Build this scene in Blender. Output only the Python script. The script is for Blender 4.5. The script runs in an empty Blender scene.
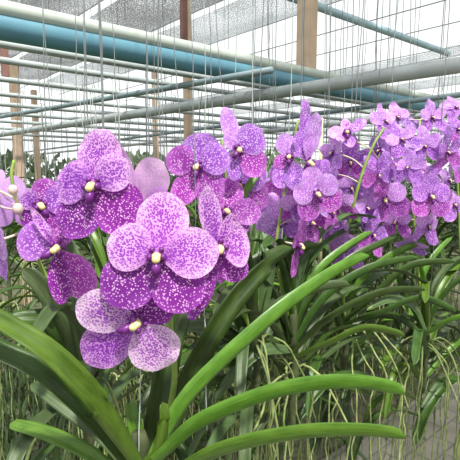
import bpy, math, random
from mathutils import Vector, Matrix, noise
random.seed(7)
sc = bpy.context.scene
COL = sc.collection
R = math.radians
V = Vector

# ------------------------------------------------------------------ camera
EYE = V((0, 0, 1.4)); F = 460.0
PIT = math.atan(60/460)
CR = V((1, 0, 0)); CF = V((0, math.cos(PIT), -math.sin(PIT))); CU = V((0, math.sin(PIT), math.cos(PIT)))
def at(x, y, d):
    return EYE + d*(CF + CR*((x-230)/F) + CU*((230-y)/F))
def onplane(x, y, z):
    r = CF + CR*((x-230)/F) + CU*((230-y)/F)
    return EYE + r*((z-EYE.z)/r.z)
cam = bpy.data.cameras.new('camera'); co = bpy.data.objects.new('camera', cam); COL.objects.link(co)
co.location = EYE; co.rotation_euler = (math.pi/2-PIT, 0, 0)
cam.sensor_width = 36; cam.lens = 36; cam.clip_start = .02; cam.clip_end = 200
sc.camera = co
DA = V((1.17, 1, 0)).normalized()      # direction of the plant rows
DB = V((-1, 1.17, 0)).normalized()     # across the rows

# ------------------------------------------------------------------ materials
def mat(name):
    m = bpy.data.materials.new(name); m.use_nodes = True
    nt = m.node_tree; nt.nodes.clear()
    return m, nt, nt.nodes, nt.links
def node(N, t, **kw):
    n = N.new(t)
    for k, v in kw.items():
        if k.startswith('i_'): n.inputs[k[2:].replace('_', ' ')].default_value = v
        else: setattr(n, k, v)
    return n
def ramp(N, pts):
    n = N.new('ShaderNodeValToRGB'); e = n.color_ramp.elements
    while len(e) < len(pts): e.new(.5)
    for q, (p, c) in zip(e, pts):
        q.position = p; q.color = (c[0], c[1], c[2], 1) if not isinstance(c, float) else (c, c, c, 1)
    return n
def mixc(N, L, fac, a, b, mode='MIX'):
    n = N.new('ShaderNodeMix'); n.data_type = 'RGBA'; n.blend_type = mode
    for idx, s in ((0, fac), (6, a), (7, b)):
        if isinstance(s, (int, float)): n.inputs[idx].default_value = s
        elif isinstance(s, tuple): n.inputs[idx].default_value = (*s, 1)
        else: L.new(s, n.inputs[idx])
    return n.outputs[2]
def math_(N, L, op, a, b=None):
    n = N.new('ShaderNodeMath'); n.operation = op
    for i, s in enumerate((a, b)):
        if s is None: continue
        if isinstance(s, (int, float)): n.inputs[i].default_value = s
        else: L.new(s, n.inputs[i])
    return n.outputs[0]
def finish(N, L, colour, rough=.5, trans=0.0, transcol=None, bump=None, spec=.5):
    b = node(N, 'ShaderNodeBsdfPrincipled'); b.inputs['Roughness'].default_value = rough
    b.inputs['Specular IOR Level'].default_value = spec
    if isinstance(colour, tuple): b.inputs['Base Color'].default_value = (*colour, 1)
    else: L.new(colour, b.inputs['Base Color'])
    if bump is not None: L.new(bump, b.inputs['Normal'])
    out = node(N, 'ShaderNodeOutputMaterial')
    if trans > 0:
        t = node(N, 'ShaderNodeBsdfTranslucent')
        src = transcol if transcol is not None else colour
        if isinstance(src, tuple): t.inputs[0].default_value = (*src, 1)
        else: L.new(src, t.inputs[0])
        mx = node(N, 'ShaderNodeMixShader'); mx.inputs[0].default_value = trans
        L.new(b.outputs[0], mx.inputs[1]); L.new(t.outputs[0], mx.inputs[2]); L.new(mx.outputs[0], out.inputs[0])
    else: L.new(b.outputs[0], out.inputs[0])

def petal_mat(name, ground, spot, thr, rimcol, rimamt, back, cells=5.0, heart=None, heartamt=.6):
    """spotted tepal: 'spot' dots on 'ground', pale margin, pale reverse"""
    m, nt, N, L = mat(name)
    uv = node(N, 'ShaderNodeUVMap', uv_map='UVMap'); oi = node(N, 'ShaderNodeObjectInfo')
    off = node(N, 'ShaderNodeVectorMath', operation='ADD'); L.new(uv.outputs[0], off.inputs[0])
    sc_ = node(N, 'ShaderNodeVectorMath', operation='SCALE'); sc_.inputs[0].default_value = (37, 19, 11); L.new(oi.outputs['Random'], sc_.inputs['Scale'])
    L.new(sc_.outputs[0], off.inputs[1])
    vo = node(N, 'ShaderNodeTexVoronoi', feature='F1'); vo.inputs['Scale'].default_value = cells; L.new(off.outputs[0], vo.inputs['Vector'])
    ns = node(N, 'ShaderNodeTexNoise'); ns.inputs['Scale'].default_value = 1.3; ns.inputs['Detail'].default_value = 2; L.new(off.outputs[0], ns.inputs['Vector'])
    d = math_(N, L, 'ADD', vo.outputs['Distance'], math_(N, L, 'MULTIPLY', math_(N, L, 'SUBTRACT', ns.outputs[0], .5), .35))
    rim = node(N, 'ShaderNodeAttribute', attribute_name='rim')
    # rim.Fac : 0 in the middle .. 1 at the margin ; rim colour G channel : distance from the claw
    sep = node(N, 'ShaderNodeSeparateColor'); L.new(rim.outputs['Color'], sep.inputs[0])
    if thr > .38:      # dots merge into a network toward the middle of the pale tepals
        d = math_(N, L, 'SUBTRACT', d, math_(N, L, 'MULTIPLY', math_(N, L, 'SUBTRACT', 1.0, sep.outputs[0]), .13))
    rp = ramp(N, [(thr-.06, 1.0), (thr+.06, 0.0)]); L.new(d, rp.inputs[0])
    edge = ramp(N, [(.45, 0.0), (.98, 1.0)]); L.new(sep.outputs[0], edge.inputs[0])
    fac = math_(N, L, 'MULTIPLY', rp.outputs[0], math_(N, L, 'SUBTRACT', 1.0, math_(N, L, 'MULTIPLY', edge.outputs[0], rimamt*.6)))
    g = mixc(N, L, math_(N, L, 'MULTIPLY', edge.outputs[0], rimamt), ground, rimcol)
    if heart:
        hr = ramp(N, [(.02, 1.0), (.55, 0.0)]); L.new(sep.outputs[1], hr.inputs[0])
        g = mixc(N, L, math_(N, L, 'MULTIPLY', hr.outputs[0], heartamt), g, heart)
    c = mixc(N, L, fac, g, spot)
    # per flower tone
    hs = node(N, 'ShaderNodeHueSaturation'); L.new(c, hs.inputs['Color'])
    L.new(math_(N, L, 'ADD', .88, math_(N, L, 'MULTIPLY', oi.outputs['Random'], .24)), hs.inputs['Value'])
    L.new(math_(N, L, 'ADD', .488, math_(N, L, 'MULTIPLY', oi.outputs['Random'], .02)), hs.inputs['Hue'])
    ge = node(N, 'ShaderNodeNewGeometry')
    c2 = mixc(N, L, ge.outputs['Backfacing'], hs.outputs[0], back)
    wv = node(N, 'ShaderNodeTexNoise'); wv.inputs['Scale'].default_value = 4; L.new(off.outputs[0], wv.inputs['Vector'])
    bp = node(N, 'ShaderNodeBump'); bp.inputs['Strength'].default_value = .25; bp.inputs['Distance'].default_value = .001; L.new(wv.outputs[0], bp.inputs['Height'])
    finish(N, L, c2, .45, .38, hs.outputs[0], bp.outputs[0], .35)
    return m
M = {}
M['pale'] = petal_mat('spotted pale petal', (.76, .40, .80), (.30, .045, .46), .47, (.90, .56, .88), .75, (.90, .62, .90), 6.0, (.40, .08, .5), .7)
M['blush'] = petal_mat('spotted blush petal', (.86, .56, .86), (.38, .07, .54), .44, (.95, .74, .93), .85, (.90, .62, .90), 6.0, (.5, .12, .6), .4)
M['mid'] = petal_mat('spotted mid petal', (.62, .27, .72), (.24, .035, .42), .50, (.76, .42, .82), .6, (.66, .36, .76), 6.0, (.28, .04, .38), .6)
M['deep'] = petal_mat('deep spotted sepal', (.20, .012, .27), (.82, .46, .80), .32, (.38, .06, .50), .5, (.62, .30, .70), 5.0, (.14, .01, .17), .6)
M['violet'] = petal_mat('violet petal', (.34, .09, .56), (.78, .52, .86), .37, (.50, .24, .68), .6, (.58, .32, .72), 4.6, (.22, .03, .34), .5)
M['lilac'] = petal_mat('lilac petal', (.56, .22, .74), (.86, .62, .92), .38, (.62, .38, .78), .6, (.68, .42, .80), 4.6, (.28, .06, .42), .45)
M['magenta'] = petal_mat('magenta petal', (.36, .04, .42), (.80, .46, .80), .34, (.58, .18, .64), .6, (.66, .30, .72), 4.6, (.22, .02, .26), .5)

def simple(name, c, rough=.5, trans=0, scale=8, amt=.25, metal=0, bumpd=0.0, c2=None):
    m, nt, N, L = mat(name)
    tc = node(N, 'ShaderNodeTexCoord')
    ns = node(N, 'ShaderNodeTexNoise'); ns.inputs['Scale'].default_value = scale; ns.inputs['Detail'].default_value = 4; L.new(tc.outputs['Object'], ns.inputs['Vector'])
    rp = ramp(N, [(.3, 0.0), (.7, 1.0)]); L.new(ns.outputs[0], rp.inputs[0])
    dark = c2 or tuple(x*(1-amt) for x in c)
    col = mixc(N, L, rp.outputs[0], dark, c)
    bp = None
    if bumpd:
        b = node(N, 'ShaderNodeBump'); b.inputs['Strength'].default_value = .6; b.inputs['Distance'].default_value = bumpd; L.new(ns.outputs[0], b.inputs['Height']); bp = b.outputs[0]
    finish(N, L, col, rough, trans, None, bp)
    return m
M['column'] = simple('cream column', (.86, .72, .36), .4, .15, 300, .2)
M['lip'] = simple('dark purple lip', (.16, .015, .22), .4, 0, 300, .4)
M['pedicel'] = simple('pinkish pedicel', (.74, .58, .62), .5, .1, 60, .25, c2=(.55, .55, .30))
M['bud'] = simple('pale bud', (.74, .66, .42), .45, .2, 120, .2, c2=(.68, .50, .60))
M['stem'] = simple('green flower stem', (.24, .36, .07), .5, 0, 40, .35)
M['root'] = simple('root', (.22, .27, .09), .7, 0, 60, .3, c2=(.06, .09, .025))
M['rootpale'] = simple('pale root', (.36, .41, .16), .7, 0, 60, .3, c2=(.10, .15, .04))
M['trunk'] = simple('old leaf bases', (.07, .09, .03), .8, 0, 60, .5)
M['bluepipe'] = simple('blue painted pipe', (.09, .23, .32), .45, 0, 5, .25, c2=(.12, .29, .37))
M['palepipe'] = simple('pale pipe', (.50, .56, .52), .55, 0, 5, .25)  # plain pale grey green, softly mottled
M['lightbluepipe'] = simple('light blue pipe', (.42, .60, .68), .5, 0, 5, .2)  # blue kept pale, haze put into the colour
M['greypipe'] = simple('galvanised pipe', (.44, .49, .50), .5, 0, 9, .3)  # pale grey stands in for the washed-out haze overhead
M['darkpipe'] = simple('weathered steel pipe', (.22, .30, .33), .55, 0, 9, .3)
M['wire'] = simple('wire', (.20, .22, .23), .5, 0, 30, .3)
M['wirepale'] = simple('pale wire', (.45, .50, .48), .5, 0, 30, .3)
M['wood'] = simple('pale timber', (.62, .46, .33), .7, 0, 14, .25)
M['rust'] = simple('rust red steel', (.26, .13, .11), .7, 0, 14, .3)
M['stake'] = simple('bamboo', (.66, .60, .36), .6, 0, 30, .2)
M['bracket'] = simple('bracket steel', (.30, .35, .36), .5, 0, 30, .3)

def leaf_mat(name, c1, c2, trans=.25, rough=.38):
    m, nt, N, L = mat(name)
    uv = node(N, 'ShaderNodeUVMap', uv_map='UVMap'); oi = node(N, 'ShaderNodeObjectInfo')
    mp = node(N, 'ShaderNodeMapping'); mp.inputs['Scale'].default_value = (14, .6, 1); L.new(uv.outputs[0], mp.inputs[0])
    ad = node(N, 'ShaderNodeVectorMath', operation='ADD'); L.new(mp.outputs[0], ad.inputs[0]); L.new(oi.outputs['Random'], ad.inputs[1])
    ns = node(N, 'ShaderNodeTexNoise'); ns.inputs['Scale'].default_value = 1; ns.inputs['Detail'].default_value = 3; L.new(ad.outputs[0], ns.inputs['Vector'])
    n2 = node(N, 'ShaderNodeTexNoise'); n2.inputs['Scale'].default_value = .9; n2.inputs['Detail'].default_value = 3; L.new(uv.outputs[0], n2.inputs['Vector'])
    f = math_(N, L, 'ADD', math_(N, L, 'MULTIPLY', ns.outputs[0], .5), math_(N, L, 'MULTIPLY', n2.outputs[0], .5))
    rp = ramp(N, [(.35, c1), (.62, c2)]); L.new(f, rp.inputs[0])
    hs = node(N, 'ShaderNodeHueSaturation'); L.new(rp.outputs[0], hs.inputs['Color'])
    L.new(math_(N, L, 'ADD', .75, math_(N, L, 'MULTIPLY', oi.outputs['Random'], .5)), hs.inputs['Value'])
    L.new(math_(N, L, 'ADD', .485, math_(N, L, 'MULTIPLY', oi.outputs['Random'], .025)), hs.inputs['Hue'])
    bp = node(N, 'ShaderNodeBump'); bp.inputs['Strength'].default_value = .2; bp.inputs['Distance'].default_value = .002; L.new(ns.outputs[0], bp.inputs['Height'])
    finish(N, L, hs.outputs[0], rough, trans, None, bp.outputs[0])
    return m
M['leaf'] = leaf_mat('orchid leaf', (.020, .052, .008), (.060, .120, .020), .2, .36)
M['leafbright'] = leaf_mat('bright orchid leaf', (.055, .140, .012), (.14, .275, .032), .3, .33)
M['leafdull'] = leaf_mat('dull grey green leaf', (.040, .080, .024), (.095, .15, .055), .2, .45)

def net_mat(name, col, cover, sc_=1.0):
    m, nt, N, L = mat(name)
    tc = node(N, 'ShaderNodeTexCoord')
    mp = node(N, 'ShaderNodeMapping'); mp.inputs['Scale'].default_value = (70*sc_, 45*sc_, 1); L.new(tc.outputs['Object'], mp.inputs[0])
    ns = node(N, 'ShaderNodeTexNoise'); ns.inputs['Scale'].default_value = 1; ns.inputs['Detail'].default_value = 2; L.new(mp.outputs[0], ns.inputs['Vector'])
    n2 = node(N, 'ShaderNodeTexNoise'); n2.inputs['Scale'].default_value = 1.2; L.new(tc.outputs['Object'], n2.inputs['Vector'])
    f = math_(N, L, 'ADD', ns.outputs[0], math_(N, L, 'MULTIPLY', math_(N, L, 'SUBTRACT', n2.outputs[0], .5), .3))
    q = .5+(cover-.5)*.35
    rp = ramp(N, [(q-.03, 1.0), (q+.03, 0.0)]); L.new(f, rp.inputs[0])
    b = node(N, 'ShaderNodeBsdfPrincipled'); b.inputs['Base Color'].default_value = (*col, 1); b.inputs['Roughness'].default_value = .8
    t = node(N, 'ShaderNodeBsdfTranslucent'); t.inputs[0].default_value = (*col, 1)
    mx = node(N, 'ShaderNodeMixShader'); mx.inputs[0].default_value = .45; L.new(b.outputs[0], mx.inputs[1]); L.new(t.outputs[0], mx.inputs[2])
    tr = node(N, 'ShaderNodeBsdfTransparent'); m2 = node(N, 'ShaderNodeMixShader')
    L.new(rp.outputs[0], m2.inputs[0]); L.new(tr.outputs[0], m2.inputs[1]); L.new(mx.outputs[0], m2.inputs[2])
    o = node(N, 'ShaderNodeOutputMaterial'); L.new(m2.outputs[0], o.inputs[0])
    return m
M['net'] = net_mat('shade net', (.17, .18, .19), .72, 1.5)
M['netthin'] = net_mat('thin shade net', (.28, .31, .34), .62, 1.5)

# ------------------------------------------------------------------ mesh helpers
def mk(name, verts, faces, m, parent=None, uvs=None, rim=None, smooth=True):
    me = bpy.data.meshes.new(name); me.from_pydata([tuple(v) for v in verts], [], faces)
    if uvs:
        ul = me.uv_layers.new(name='UVMap')
        for lp in me.loops: ul.data[lp.index].uv = uvs[lp.vertex_index]
    if rim:
        ca = me.color_attributes.new('rim', 'FLOAT_COLOR', 'POINT')
        for i, r in enumerate(rim): ca.data[i].color = (r[0], r[1], 0, 1)
    if smooth:
        for p in me.polygons: p.use_smooth = True
    me.materials.append(m)
    o = bpy.data.objects.new(name, me); COL.objects.link(o)
    if parent: o.parent = parent
    return o
def tag(o, label=None, cat=None, group=None, kind=None):
    if label: o['label'] = label
    if cat: o['category'] = cat
    if group: o['group'] = group
    if kind: o['kind'] = kind
    return o
def empty(name, loc=(0, 0, 0)):
    o = bpy.data.objects.new(name, None); COL.objects.link(o); o.location = loc; o.empty_display_size = .05
    return o
def tube_geo(pts, rad, seg=8, cap=True, V0=0):
    """pts list of Vector, rad float or list"""
    vs, fs = [], []
    n = len(pts)
    up = V((0, 0, 1)) if abs((pts[-1]-pts[0]).normalized().z) < .8 else V((1, 0, 0))
    for i, p in enumerate(pts):
        t = (pts[min(i+1, n-1)]-pts[max(i-1, 0)])
        if t.length < 1e-9: t = V((0, 0, 1))
        t.normalize(); a = t.cross(up).normalized(); b = a.cross(t)
        r = rad[i] if isinstance(rad, (list, tuple)) else rad
        for k in range(seg):
            an = 2*math.pi*k/seg
            vs.append(p+a*(r*math.cos(an))+b*(r*math.sin(an)))
    for i in range(n-1):
        for k in range(seg):
            a0 = i*seg+k; a1 = i*seg+(k+1) % seg
            fs.append((V0+a0, V0+a1, V0+a1+seg, V0+a0+seg))
    if cap:
        fs.append(tuple(V0+k for k in reversed(range(seg)))); fs.append(tuple(V0+(n-1)*seg+k for k in range(seg)))
    return vs, fs
def merge(*geos):
    vs, fs = [], []
    for v, f in geos:
        o = len(vs); vs += v; fs += [tuple(i+o for i in q) for q in f]
    return vs, fs
def bez(P, n):
    """Catmull-Rom through points P"""
    if len(P) == 2: return [P[0].lerp(P[1], i/n) for i in range(n+1)]
    Q = [P[0]*2-P[1]]+list(P)+[P[-1]*2-P[-2]]
    out = []
    segs = len(P)-1
    for i in range(n+1):
        u = i/n*segs; k = min(int(u), segs-1); t = u-k
        a, b, c, d = Q[k:k+4]
        out.append(.5*((2*b)+(c-a)*t+(2*a-5*b+4*c-d)*t*t+(3*b-a-3*c+d)*t**3))
    return out
def ell_geo(c, rx, ry, rz, M3=None, nu=10, nv=8):
    vs, fs = [], []
    for j in range(nv+1):
        ph = math.pi*j/nv
        for i in range(nu):
            th = 2*math.pi*i/nu
            p = V((rx*math.sin(ph)*math.cos(th), ry*math.sin(ph)*math.sin(th), rz*math.cos(ph)))
            if M3: p = M3@p
            vs.append(V(c)+p)
    for j in range(nv):
        for i in range(nu):
            a = j*nu+i; b = j*nu+(i+1) % nu
            fs.append((a, a+nu, b+nu, b))
    return vs, fs
def box_geo(c, sx, sy, sz, rot=0):
    m = Matrix.Rotation(rot, 3, 'Z'); vs = []
    for z in (-1, 1):
        for y in (-1, 1):
            for x in (-1, 1): vs.append(V(c)+m@V((x*sx/2, y*sy/2, z*sz/2)))
    return vs, [(0, 2, 3, 1), (4, 5, 7, 6), (0, 1, 5, 4), (2, 6, 7, 3), (0, 4, 6, 2), (1, 3, 7, 5)]

# ------------------------------------------------------------------ leaves
def leaf_mesh(P, width, m, W=None, roll=0, parent=None, name='leaf', origin=None, notch=.3, chan=.5, n=22):
    """strap leaf through the points P; roll 0 = broad face to the viewer side, W fixed side vector"""
    pts = bez(P, n); L_ = sum((pts[i+1]-pts[i]).length for i in range(n))
    vs, fs, uv = [], [], []
    cross = [-1, -.55, -.08, .08, .55, 1]
    s = 0
    vd = CF
    for i, p in enumerate(pts):
        t = (pts[min(i+1, n)]-pts[max(i-1, 0)]).normalized()
        if i: s += (pts[i]-pts[i-1]).length
        if W is None:
            S = t.cross(vd).normalized(); D = t.cross(S).normalized()
            side = S*math.cos(roll)+D*math.sin(roll)
        else:
            side = (W-t*W.dot(t)).normalized()
        nn = side.cross(t).normalized()
        if nn.z < 0: nn = -nn
        u = s/L_
        w = width/2*(.62+.38*min(1, u/.25))*(1 if u < .55 else (1-.30*((u-.55)/.45)**1.6))
        for q, c in enumerate(cross):
            end = 1.0
            if u > .93: # rounded, slightly lopsided blunt tip
                k = (u-.93)/.07; end = math.sqrt(max(0.0, 1-(k*(.93))**2))
            off = t*(notch*width*.35*c*c*(-1 if u > .97 else 0))
            vs.append(p+side*(w*c*end)+nn*(chan*w*abs(c)**1.2)*end+off)
            uv.append((c*width*50, s*100*.4))
    nc = len(cross)
    for i in range(n):
        for q in range(nc-1):
            a = i*nc+q; fs.append((a, a+1, a+nc+1, a+nc))
    # lower skin gives the leaf real thickness
    nv = len(vs); th = .0011
    lowers = []
    for i in range(n+1):
        t = (pts[min(i+1, n)]-pts[max(i-1, 0)]).normalized()
        for q in range(nc):
            v = vs[i*nc+q]
            a = vs[i*nc+0]; b = vs[i*nc+nc-1]; sd = (b-a)
            nn = sd.cross(t)
            nn = nn.normalized() if nn.length > 1e-9 else V((0, 0, 1))
            if nn.z < 0: nn = -nn
            k = 0.15 if q in (0, nc-1) else 1.0
            lowers.append(v-nn*th*k)
    vs += lowers; uv += uv[:nv]
    for i in range(n):
        for q in range(nc-1):
            a = nv+i*nc+q; fs.append((a, a+nc, a+nc+1, a+1))
        for q, fl in ((0, 1), (nc-1, 0)):
            a = i*nc+q; b = nv+a
            fs.append((a, a+nc, b+nc, b) if fl else (a, b, b+nc, a+nc))
    o = origin or V((0, 0, 0))
    return mk(name, [v-o for v in vs], fs, m, parent, uv)

# ------------------------------------------------------------------ flowers
def petal_geo(L_, W_, ang, curl, cup, seed, lift=0.0, wavy=1.0, nl=18, nw=9, pw=1.35, skew=0):
    vs, fs, uv, rim = [], [], [], []
    ca, sa = math.cos(ang), math.sin(ang)
    for i in range(nl+1):
        t = i/nl
        t2 = 1-(1-t)**1.9         # denser toward the tip
        prof = max(0.0, math.sin(math.pi*min(1, t2**pw)))**.55
        claw = .35+.65*min(1, max(0, (t2-.02)/.30))
        w = W_/2*prof*claw + (.0008 if i < nl else 0)
        for j in range(nw+1):
            c = -1+2*j/nw
            x = t2*L_
            # blunt outline: side points lag behind the midline a touch
            x += -.05*L_*(abs(c)**2.2)*t2*(1-t2)*4*.6
            y = w*c + skew*W_*t2*t2
            wav = noise.noise(V((x*55+seed*3.1, y*55, seed)))*.09*wavy*L_*t2
            z = lift*min(1.0, t2*3) + curl*L_*t2*t2 + cup*W_*(c*c)*prof + wav*(.35+.65*abs(c))
            X = x*ca-y*sa; Y = x*sa+y*ca
            vs.append(V((X, Y, z)))
            uv.append((y*100+seed, x*100*.85))
            edge = max(abs(c), (t2-.55)/.45 if t2 > .55 else 0, 0)
            rim.append((min(1, edge), t2))
    for i in range(nl):
        for j in range(nw):
            a = i*(nw+1)+j; fs.append((a, a+nw+1, a+nw+2, a+1))
    # face direction: +Z
    v0, v1, v2 = vs[fs[nl*nw//2][0]], vs[fs[nl*nw//2][1]], vs[fs[nl*nw//2][2]]
    if (v1-v0).cross(v2-v0).z < 0: fs = [tuple(reversed(f)) for f in fs]
    return vs, fs, uv, rim
# default tepals: (name, angle, length, width, material key, lift, curl)
def std(tone):
    a, b = {'pale': ('pale', 'deep'), 'mid': ('mid', 'deep'), 'violet': ('violet', 'magenta'), 'lilac': ('lilac', 'violet'),
            'magenta': ('lilac', 'magenta')}[tone]
    return [('sepal', 90, 1.0, .74, a, -.02, .05), ('sepal', 222, 1.02, .84, b, -.03, .02), ('sepal', 318, 1.02, .84, b, -.03, .02),
            ('petal', 158, .88, .78, a, .03, -.03), ('petal', 22, .88, .78, a, .03, -.03)]
fcount = [0]
def basis(yaw, pitch, roll):
    """facing: yaw 0 = at the viewer, + to the right; pitch + upward; roll anticlockwise"""
    y, p, r = R(yaw), R(pitch), R(roll)
    Z = (CR*math.sin(y)*math.cos(p) + CU*math.sin(p) - CF*math.cos(y)*math.cos(p)).normalized()
    up = CU if abs(Z.dot(CU)) < .95 else CF
    X = up.cross(Z).normalized(); Y = Z.cross(X)
    X2 = X*math.cos(r)+Y*math.sin(r); Y2 = -X*math.sin(r)+Y*math.cos(r)
    return Matrix((X2, Y2, Z)).transposed()
PROTO = {}
def petal_obj(nm, spec, Rr, seed, parent):
    n_, ang, l, w, mk_, lift, curl = spec[:7]
    cup = spec[7] if len(spec) > 7 else random.uniform(-.02, .06)
    key = (ang, l, w, mk_, lift, curl, seed) if seed < 0 else None
    wavy = 1.0
    if seed < 0:
        rr = random.Random(str((ang, seed))); wavy = 2.2; cup = rr.uniform(-.10, .16); curl = curl+rr.uniform(-.22, .22); w = w*rr.uniform(.70, .98); l = l*rr.uniform(.92, 1.15)
    if key and key in PROTO:
        o = PROTO[key].copy(); COL.objects.link(o); o.parent = parent; return o
    v, f, uv, rim = petal_geo(l*Rr, w*Rr, R(ang), curl, cup, abs(seed)*1.7+ang*.01, lift*Rr, wavy)
    o = mk(n_, v, f, M[mk_], parent, uv, rim)
    if key: PROTO[key] = o
    return o
def flower(plant, cx, cy, d, yaw=0, pitch=0, roll=0, Rr=.05, tone='pale', tepals=None, stemto=None, seed=None, lipang=-90, noped=False):
    """one bloom as a part of its plant: pedicel mesh + tepals, column and lip below it"""
    fcount[0] += 1
    if seed is not None and seed < 0:      # blooms of the far clusters: individually turned and sized
        yaw += random.uniform(-28, 28); pitch += random.uniform(-22, 18); roll += random.uniform(-22, 22); Rr *= random.choice((.84, .92, 1.0, 1.06))
    base = V(plant['_o'])
    c = at(cx, cy, d); B = basis(yaw, pitch, roll)
    # pedicel from behind the bloom to the flower stem
    st = stemto if stemto is not None else c-B@V((0, 0, .03))+V((0, 0, -.01))
    back = c-(B@V((0, 0, .012)))
    mid = back.lerp(st, .5)+(B@V((0, 0, -.006)))+V((0, 0, .004))
    inv = B.transposed()
    pts = [inv@(p-c) for p in bez([c, back, mid, st], 9)]
    v, f = tube_geo(pts, [.0019, .0022, .0021, .0019, .0017, .0016, .0015, .0015, .0016, .0018], 6)
    fl = mk('flower', v, f, M['pedicel'], plant)
    fl.matrix_local = Matrix.Translation(c-base)@B.to_4x4()
    sd = seed if seed is not None else fcount[0]
    for sp in (tepals or std(tone)): petal_obj(sp[0], sp, Rr, sd, fl)
    # column with anther cap, and the small three-lobed lip with its spur
    k = Rr/.055*(1.22 if sd > 0 else .85); la = R(lipang); dx, dy = math.cos(la), math.sin(la)
    key = ('col', round(k, 2), lipang) if sd < 0 else None
    if key and key in PROTO:
        for pr in PROTO[key]:
            q = pr.copy(); COL.objects.link(q); q.parent = fl
        return fl
    co_ = mk('column', *merge(ell_geo((0, 0, .0045*k), .0042*k, .0040*k, .0055*k), ell_geo((dx*.002*k, dy*.002*k, .0095*k), .0032*k, .0030*k, .0026*k)), M['column'], fl)
    g = [tube_geo([V((dx*.002*k, dy*.002*k, .003*k)), V((dx*.009*k, dy*.009*k, .0085*k)), V((dx*.014*k, dy*.014*k, .0065*k))], [.003*k, .0036*k, .0016*k], 8)]
    for s in (-1, 1):
        px_, py_ = -dy*s, dx*s
        g.append(ell_geo((px_*.005*k, py_*.005*k, .005*k), .0026*k, .0034*k, .0042*k))
        g.append(ell_geo((px_*.0035*k-dx*.006*k, py_*.0035*k-dy*.006*k, .003*k), .0022*k, .0022*k, .0018*k))
    li = mk('lip', *merge(*g), M['lip'], fl)
    if key: PROTO[key] = (co_, li)
    return fl

# ------------------------------------------------------------------ plants
def plant(name, loc, label, cat='orchid plant', group=None):
    o = empty(name, loc); tag(o, label, cat, group); o['_o'] = tuple(loc)
    return o
def pleaf(pl, P, width, m='leaf', roll=0.5, W=None):
    """leaf given by viewed points (x, y, distance)"""
    b = V(pl['_o'])
    return leaf_mesh([at(*p) for p in P], width, M[m], W, roll, pl, origin=b)
def stem_part(pl, P, r0, r1, name='flower_stem', m='stem', n=24):
    b = V(pl['_o']); pts = bez([p if isinstance(p, Vector) else at(*p) for p in P], n)
    v, f = tube_geo([p-b for p in pts], [r0+(r1-r0)*i/n for i in range(n+1)], 8)
    return mk(name, v, f, M[m], pl), pts
def near(pts, p):
    return min(pts, key=lambda q: (q-p).length)
def roots(pl, top, n, spread, length, m='root', rad=.0022, seed=0, away=None):
    rnd = random.Random(seed); b = V(pl['_o'])
    for i in range(n):
        a = rnd.uniform(0, 6.283); r = spread*rnd.uniform(.3, 1)
        L_ = length*rnd.uniform(.45, 1.1)
        p = V(top); q = [p.copy()]
        k = 12
        ox, oy = math.cos(a)*r, math.sin(a)*r
        arch = rnd.uniform(0, .04)
        for s in range(1, k+1):
            u = s/k
            h = min(1, u*3.0)
            q.append(V(top)+V((ox*h+rnd.uniform(-.006, .006), oy*h+rnd.uniform(-.006, .006), arch*math.sin(min(1, u*2.5)*math.pi)-L_*max(0, u-.12))))
        pts = bez(q, 26)
        v, f = tube_geo([x-b for x in pts], [rad*(1-.35*i_/26) for i_ in range(27)], 5)
        mk('root', v, f, M[m], pl)
def trunk(pl, p0, p1, r=.012):
    r *= .6
    b = V(pl['_o']); pts = bez([p0, p0.lerp(p1, .5)+V((.004, 0, 0)), p1], 14)
    v, f = tube_geo([p-b for p in pts], [r*(1+.18*math.sin(i*2.1)) for i in range(15)], 8)
    mk('stem', v, f, M['trunk'], pl)
def fan(pl, crown, az, nleaf, length, width, mats, seed, zs=.018, lean=0.0):
    """two ranks of arching strap leaves up a short stem"""
    rnd = random.Random(seed)
    for i in range(nleaf):
        side = 1 if i % 2 else -1
        a = az+(0 if side > 0 else math.pi)+rnd.uniform(-.35, .35)
        h = V((math.cos(a), math.sin(a), 0)); u = i/max(1, nleaf-1)
        L_ = length*rnd.uniform(.75, 1.1)*(1-.25*u*u)
        el = R(22+48*u+rnd.uniform(-8, 8))
        p0 = V(crown)+V((0, 0, zs*i-zs*nleaf*.5))+h*.005
        d1 = h*math.cos(el)+V((0, 0, math.sin(el)))
        e2 = el-R(25+rnd.uniform(0, 25)); d2 = h*math.cos(e2)+V((0, 0, math.sin(e2)))
        e3 = e2-R(22+rnd.uniform(0, 25)); d3 = h*math.cos(e3)+V((0, 0, math.sin(e3)))
        ln = V((lean*DA.x, lean*DA.y, 0))
        p1 = p0+d1*L_*.38; p2 = p1+d2*L_*.34+ln*L_*.3; p3 = p2+d3*L_*.3+ln*L_*.3
        W = V((-math.sin(a), math.cos(a), rnd.uniform(-.35, .35)))
        leaf_mesh([p0, p1, p2, p3], width*rnd.uniform(.85, 1.1), M[rnd.choice(mats)], W, 0, pl, origin=V(pl['_o']), n=16)

# ================================================================== THE ORCHIDS
P_ = 'petal'; S_ = 'sepal'
# ---- front plant
c0 = at(140, 475, .50)
A0 = plant('orchid_plant', c0, 'nearest orchid, with big pale pink and purple speckled blooms over long bright leaves', group=None)
trunk(A0, c0+V((0, 0, -.10)), c0+V((0, 0, .05)), .015)
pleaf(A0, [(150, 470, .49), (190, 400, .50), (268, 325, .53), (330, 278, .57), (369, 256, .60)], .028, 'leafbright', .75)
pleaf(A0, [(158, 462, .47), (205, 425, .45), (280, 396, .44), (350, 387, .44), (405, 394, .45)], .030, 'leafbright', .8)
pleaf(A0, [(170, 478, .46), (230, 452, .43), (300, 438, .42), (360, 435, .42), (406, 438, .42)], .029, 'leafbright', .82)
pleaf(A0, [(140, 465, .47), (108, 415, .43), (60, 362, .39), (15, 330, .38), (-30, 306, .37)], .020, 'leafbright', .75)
pleaf(A0, [(132, 468, .49), (100, 425, .45), (50, 378, .41), (0, 352, .40), (-40, 332, .39)], .022, 'leaf', .9)
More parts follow.
